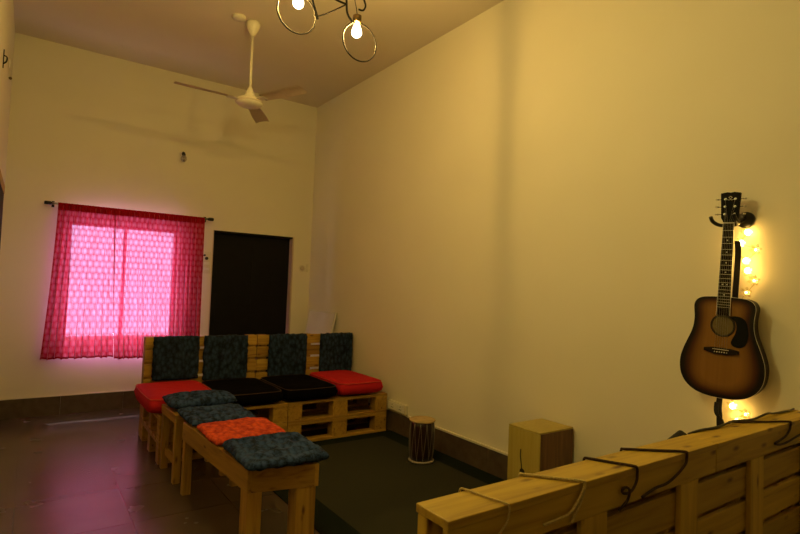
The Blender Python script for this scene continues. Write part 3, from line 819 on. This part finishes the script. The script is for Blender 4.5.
# neck
NZ = .515
M['neck'] = plain('neck_mahogany', (.07, .028, .012), .4, var=.2); M['fret'] = plain('rosewood_board', (.014, .008, .005), .5, var=.3, spec=.12)
bm = bmesh.new(); q = []
for z, hw in ((.13, .030), (NZ, .0245)):
    q.append([bm.verts.new((x, y, z)) for x, y in ((FRX-.004, hw), (FRX+.010, hw*.8), (FRX+.017, 0), (FRX+.010, -hw*.8), (FRX-.004, -hw))])
for k in range(5): bm.faces.new((q[0][k], q[0][(k+1) % 5], q[1][(k+1) % 5], q[1][k]))
bm.faces.new(q[0]); bm.faces.new(q[1]); obj('neck', bm, M['neck'], t)
bm = bmesh.new(); v0 = []
for x in (FRX-.010, FRX-.0042): v0.append([bm.verts.new((x, y, z)) for y, z in ((-.031, .052), (.031, .052), (.0245, NZ), (-.0245, NZ))])
bm.faces.new(v0[0]); bm.faces.new(v0[1])
for k in range(4): bm.faces.new((v0[0][k], v0[0][(k+1) % 4], v0[1][(k+1) % 4], v0[1][k]))
fb = obj('fretboard', bm, M['fret'], t)
scale_len = NZ+.12
bm = bmesh.new()
for k in range(1, 20):
    z = NZ-scale_len*(1-2**(-k/12)); hw = .0245+(.031-.0245)*(NZ-z)/(NZ-.052)
    if z > .055: box(bm, FRX-.0112, FRX-.010, -hw, hw, z-.001, z+.001)
obj('frets', bm, M['chrome'], fb)
bm = bmesh.new()
for s in (-1, 1):
    vs = [bm.verts.new(p) for p in ((FRX-.0105, s*.0315, .052), (FRX-.0042, s*.0315, .052), (FRX-.0042, s*.025, NZ), (FRX-.0105, s*.025, NZ))]; bm.faces.new(vs)
    vs2 = [bm.verts.new((p.co.x, p.co.y-s*.002, p.co.z)) for p in vs]; bm.faces.new(vs2)
    for k in range(4): bm.faces.new((vs[k], vs[(k+1) % 4], vs2[(k+1) % 4], vs2[k]))
obj('fretboard_binding', bm, M['bone'], fb)
for k in (3, 5, 7, 9, 12, 15):
    z = NZ-scale_len*(1-2**(-(k-.5)/12))
    for y in ((0,) if k != 12 else (-.010, .010)):
        obj('inlay', lathe(bmesh.new(), [(.0032, -.0006), (.0032, 0)], (FRX-.0101, y, z), 12, 'x'), M['bone'], fb)
obj('nut', B(FRX-.012, FRX-.004, -.0245, .0245, NZ, NZ+.005), M['bone'], t)
# headstock, tipped back a little
hd = obj('headstock', prism(bmesh.new(), [(-.025, NZ+.005), (-.038, NZ+.03), (-.045, NZ+.155), (-.015, NZ+.160), (0, NZ+.157), (.015, NZ+.160), (.045, NZ+.155), (.038, NZ+.03), (.025, NZ+.005)], 'x', FRX-.003, FRX+.013), plain('black_gloss', (.004, .0035, .003), .6, bmp=0, spec=.12), t, bevel=.002)
for s in (-1, 1):
    for k in range(3):
        z = NZ+.048+k*.038
        bm = bmesh.new(); lathe(bm, [(.006, -.002), (.006, 0)], (FRX-.003, s*.022, z), 12, 'x'); lathe(bm, [(.003, -.010), (.003, -.002)], (FRX-.003, s*.022, z), 10, 'x')
        tube(bm, [(FRX+.006, s*.041, z), (FRX+.006, s*.057, z)], .0025, 6); lathe(bm, [(.0, -.004), (.008, -.0035), (.008, .0035), (0, .004)], (FRX+.006, s*.061, z), 12, 'z')
        obj('tuning_peg', bm, M['chrome'], hd)
# small pale emblem: crown like mark over a short line of lettering strokes
bm = bmesh.new(); X = FRX-.0036
for a, b_ in (((0, .150), (-.008, .144)), ((0, .150), (.008, .144)), ((-.008, .144), (0, .138)), ((.008, .144), (0, .138)), ((-.014, .134), (-.006, .131)), ((-.006, .131), (.0, .134)), ((0, .134), (.006, .131)), ((.006, .131), (.014, .134))):
    tube(bm, [(X, a[0], NZ+a[1]-.012), (X, b_[0], NZ+b_[1]-.012)], .0011, 5)
obj('emblem', bm, M['bone'], hd, label='small pale emblem')
bm = bmesh.new()
for k in range(6):
    yb = -.027+k*.0108; yn = -.0175+k*.007; s = -1 if k < 3 else 1; kk = k if k < 3 else 5-k
    tube(bm, [(FRX-.011, yb, -.132), (FRX-.0145, yb, -.1205), (FRX-.0135, yn, NZ+.003), (FRX-.008, s*.022, NZ+.048+kk*.038)], .0006, 5)
obj('strings', bm, M['chrome'], t)
# strap: hangs behind the neck and body (part of the guitar), tail below
bm = bmesh.new()
def ribbon(bm, pts, hw, th=.003, ax='y'):
    pts = spline(pts, 6); A = []
    for p in pts: A.append([bm.verts.new((p.x-th, p.y-hw, p.z)), bm.verts.new((p.x-th, p.y+hw, p.z)), bm.verts.new((p.x+th, p.y+hw, p.z)), bm.verts.new((p.x+th, p.y-hw, p.z))])
    for a, b_ in zip(A, A[1:]):
        for k in range(4): bm.faces.new((a[k], a[(k+1) % 4], b_[(k+1) % 4], b_[k]))
    bm.faces.new(A[0]); bm.faces.new(list(reversed(A[-1])))
    return bm
ribbon(bm, [(-.085, -.035, .430), (-.06, -.034, .37), (-.045, -.030, .25), (-.04, -.028, .14), (-.012, -.03, .0), (-.012, .01, -.25), (-.02, .018, -.36), (-.05, .012, -.42), (-.055, .006, -.46), (-.04, .004, -.53), (-.03, -.02, -.58)], .013)
obj('strap', bm, M['nylon'], t, smooth=False, label='black strap hanging behind the body')
bm = bmesh.new(); ribbon(bm, [(-.045, .024, -.40), (-.06, .018, -.45), (-.05, -.004, -.49), (-.045, -.012, -.55)], .010, .006)
obj('strap_end', bm, M['nylon'], t)

# wall hanger
t = thing('guitar_hanger', 'black round wall hanger with padded yoke holding the guitar neck', 'hanger', (XR, 1.235, 1.79))
obj('base_plate', lathe(bmesh.new(), [(0, -.024), (.036, -.022), (.042, -.012), (.042, 0)], (0, -.045, .02), 32, 'x'), M['black_plastic'], t, smooth=True)
bm = bmesh.new(); tube(bm, spline([(-.02, -.045, .02), (-.06, -.03, .0), (-.085, -.012, -.005)]), .008); obj('arm', bm, M['black_metal'], t, smooth=True)
bm = bmesh.new(); tube(bm, spline([(-.145, -.045, .035), (-.13, -.048, .012), (-.095, -.045, -.006), (-.085, 0, -.012), (-.095, .042, -.008), (-.125, .060, .008), (-.145, .062, .03)]), .0095, 10)
obj('yoke', bm, M['black_plastic'], t, smooth=True)
# fairy lights: cable, each glowing bulb in a clear flower shell
t = thing('fairy_light_string', 'string of glowing warm flower fairy lights on the wall behind the guitar', 'lights', (XR, 1.185, 0))
spots = [(-.030, -.012, 1.745), (-.045, .012, 1.690), (-.028, -.050, 1.655), (-.035, -.008, 1.600), (-.045, -.020, 1.550), (-.03, -.045, 1.500), (-.03, -.01, 1.44), (-.03, .09, 1.28),
         (-.028, .03, 1.10), (-.03, .04, .95), (-.045, .040, .865), (-.032, -.015, .835), (-.035, .022, .790), (-.028, -.03, .72), (-.03, 0.02, .66)]
bm = bmesh.new(); tube(bm, spline([(a+.012, b_, c) for a, b_, c in spots], 4), .0016, 5)
obj('cable', bm, M['rope_light'], t, smooth=True)
for k, (a, b_, c) in enumerate(spots):
    bigb = k in (3, 4, 1, 10, 12, 0)
    rad = .013 if bigb else .005
    bl = obj('bulb', lathe(bmesh.new(), [(0, -rad*1.2), (rad*.8, -rad*.6), (rad, 0), (rad*.7, rad*.8), (0, rad*1.2)], (a, b_, c), 10), M['fairy'], t, smooth=True, label='glowing bulb')
    bm = bmesh.new()
    for q in range(6):
        A = 2*PI*q/6+k; ca, sa = math.cos(A), math.sin(A); tA = Vector((0, -sa, ca)); dA = Vector((0, ca, sa)); O = Vector((a+.004, b_, c))
        v_ = [bm.verts.new(O+dA*.008), bm.verts.new(O+dA*.020+tA*.009+Vector((-.006, 0, 0))), bm.verts.new(O+dA*.032+Vector((-.012, 0, 0))), bm.verts.new(O+dA*.020-tA*.009+Vector((-.006, 0, 0)))]
        bm.faces.new(v_)
    bmesh.ops.solidify(bm, geom=bm.faces[:], thickness=.0012)
    obj('flower_shell', bm, M['flower'], t, label='clear petal shell')

# ================================================================ PALLET SCREEN
t = thing('pallet_screen', 'tall pine pallet screen standing in the near right foreground', 'screen', (.764, .875, 0))
def sb(name, a, mat, **k): return obj(name, B(a[0]-.764, a[1]-.764, a[2]-.875, a[3]-.875, a[4], a[5]), mat, t, bevel=.003, **k)
XE = 2.955
sb('top_board', (.764, 1.985, .873, .990, .880, .901), palex); sb('top_board', (1.988, XE, .873, .990, .879, .900), palex)
sb('fascia_board', (.766, 1.985, .877, .895, .800, .880), palex); sb('fascia_board', (1.988, XE, .877, .895, .800, .879), palex)
for x0 in (1.236, 1.75, 2.267, 2.80):
    sb('post', (x0, x0+.115, .877, .895, 0, .800), palez); sb('spacer_block', (x0, x0+.115, .915, .965, 0, .879), palez)
sb('post', (.766, .81, .950, .985, 0, .879), palez)
for k in range(6):
    z1 = .770-k*.1300; z0 = z1-.107
    sb('slat', (.80, XE, .8955, .9145, z0, z1), palex)
for z0, z1 in ((.80, .875), (.685, .785), (.535, .65), (.395, .50), (.24, .36), (.03, .15)):
    sb('rear_slat', (.812, XE, .966, .985, z0, z1), palex)
# cords laid over the top and hanging down the front
def cord(name, label, pts, rad, mat, group=None):
    o = obj(name, tube(bmesh.new(), spline(pts, 8), rad, 7), mat, None, smooth=True)
    return tag(o, label, 'cord', group)
def over(x_back, x_front, drop, r_=.0035):
    return [(x_back, .996, .875), (x_back, .995, .902), (x_back+.008, .985, .9055), ((x_back+x_front)/2, .93, .9055), (x_front-.006, .876, .9055), (x_front, .8685, .900)]+[(x_front+dx, .8695-dy_, z) for dx, dy_, z in drop]
cord('jute_twine', 'thin pale twine over the screen top at its open end', over(.905, .945, [(.002, 0, .88), (-.008, .001, .86), (-.03, .001, .842), (-.034, .002, .835)]), .0028, M['rope_light'], 'pale twine ties')
cord('jute_twine', 'pale twine with a frayed bow, tied over the screen by the dark tied cords', over(1.12, 1.232, [(-.002, 0, .88), (-.02, .001, .85), (-.045, .003, .825), (-.055, .003, .81)]), .0042, M['rope_light'], 'pale twine ties')
cord('jute_twine', 'short frayed twine end hanging off the screen front', [(1.232, .868, .893), (1.20, .866, .86), (1.165, .864, .838), (1.12, .866, .832), (1.07, .868, .828)], .0038, M['rope_light'], 'pale twine ties')
cord('dark_cord', 'dark brown cord looped over the screen above its nearest full post', over(1.405, 1.478, [(.004, 0, .885), (.0, .001, .865), (-.02, .002, .845), (-.045, .003, .838), (-.07, .003, .842), (-.075, .003, .852), (-.06, .003, .857), (-.042, .005, .846), (-.055, .006, .82), (-.095, .006, .80)]), .0040, M['rope_dark'], 'dark cord ties')
cord('dark_cord', 'long dark brown cord over the screen top, trailing left from the middle post', over(1.60, 1.765, [(.002, 0, .885), (-.01, .002, .868), (-.06, .003, .845), (-.12, .003, .828), (-.19, .003, .825), (-.26, .003, .812)]), .0042, M['rope_dark'], 'dark cord ties')
cord('dark_cord', 'dark brown cord over the screen top nearest the right wall', over(2.36, 2.615, [(.003, 0, .888), (-.01, .001, .872), (-.05, .003, .855), (-.10, .003, .846), (-.16, .003, .838), (-.11, .005, .828), (-.03, .005, .83), (.10, .005, .842), (.2, .004, .835)]), .0042, M['rope_dark'], 'dark cord ties')
cord('black_cable', 'black cable lying along the back edge of the screen top', [(2.03, .994, .898), (2.10, .985, .9055), (2.22, .975, .906), (2.36, .978, .912), (2.50, .965, .906), (2.62, .955, .920), (2.72, .965, .908), (2.86, .960, .906), (2.94, .965, .906)], .0048, M['black_plastic'])

# black bag with a pointed top behind the screen
t = thing('black_instrument_bag', 'black bag whose pointed top shows just above the pallet screen', 'bag', (2.30, 1.16, .009))
bm = bmesh.new(); secs = [(.0, .14, .07), (.03, .16, .08), (.35, .165, .08), (.62, .14, .07), (.74, .11, .055), (.79, .075, .035), (.828, .008, .006)]
rows = []
for z, a, b_ in secs:
    rows.append([bm.verts.new((a*math.copysign(abs(math.cos(q*PI/12))**.7, math.cos(q*PI/12))-(.02 if z > .84 else 0), b_*math.copysign(abs(math.sin(q*PI/12))**.7, math.sin(q*PI/12)), z)) for q in range(24)])
for a, b_ in zip(rows, rows[1:]):
    for k in range(24): bm.faces.new((a[k], a[(k+1) % 24], b_[(k+1) % 24], b_[k]))
bm.faces.new(rows[0]); bm.faces.new(rows[-1]); obj('bag_body', bm, M['nylon'], t, smooth=True)
bm = bmesh.new(); tube(bm, spline([(.0, -.082, .30), (0, -.12, .36), (0, -.12, .44), (0, -.08, .50)]), .010); obj('carry_handle', bm, M['nylon'], t, smooth=True)
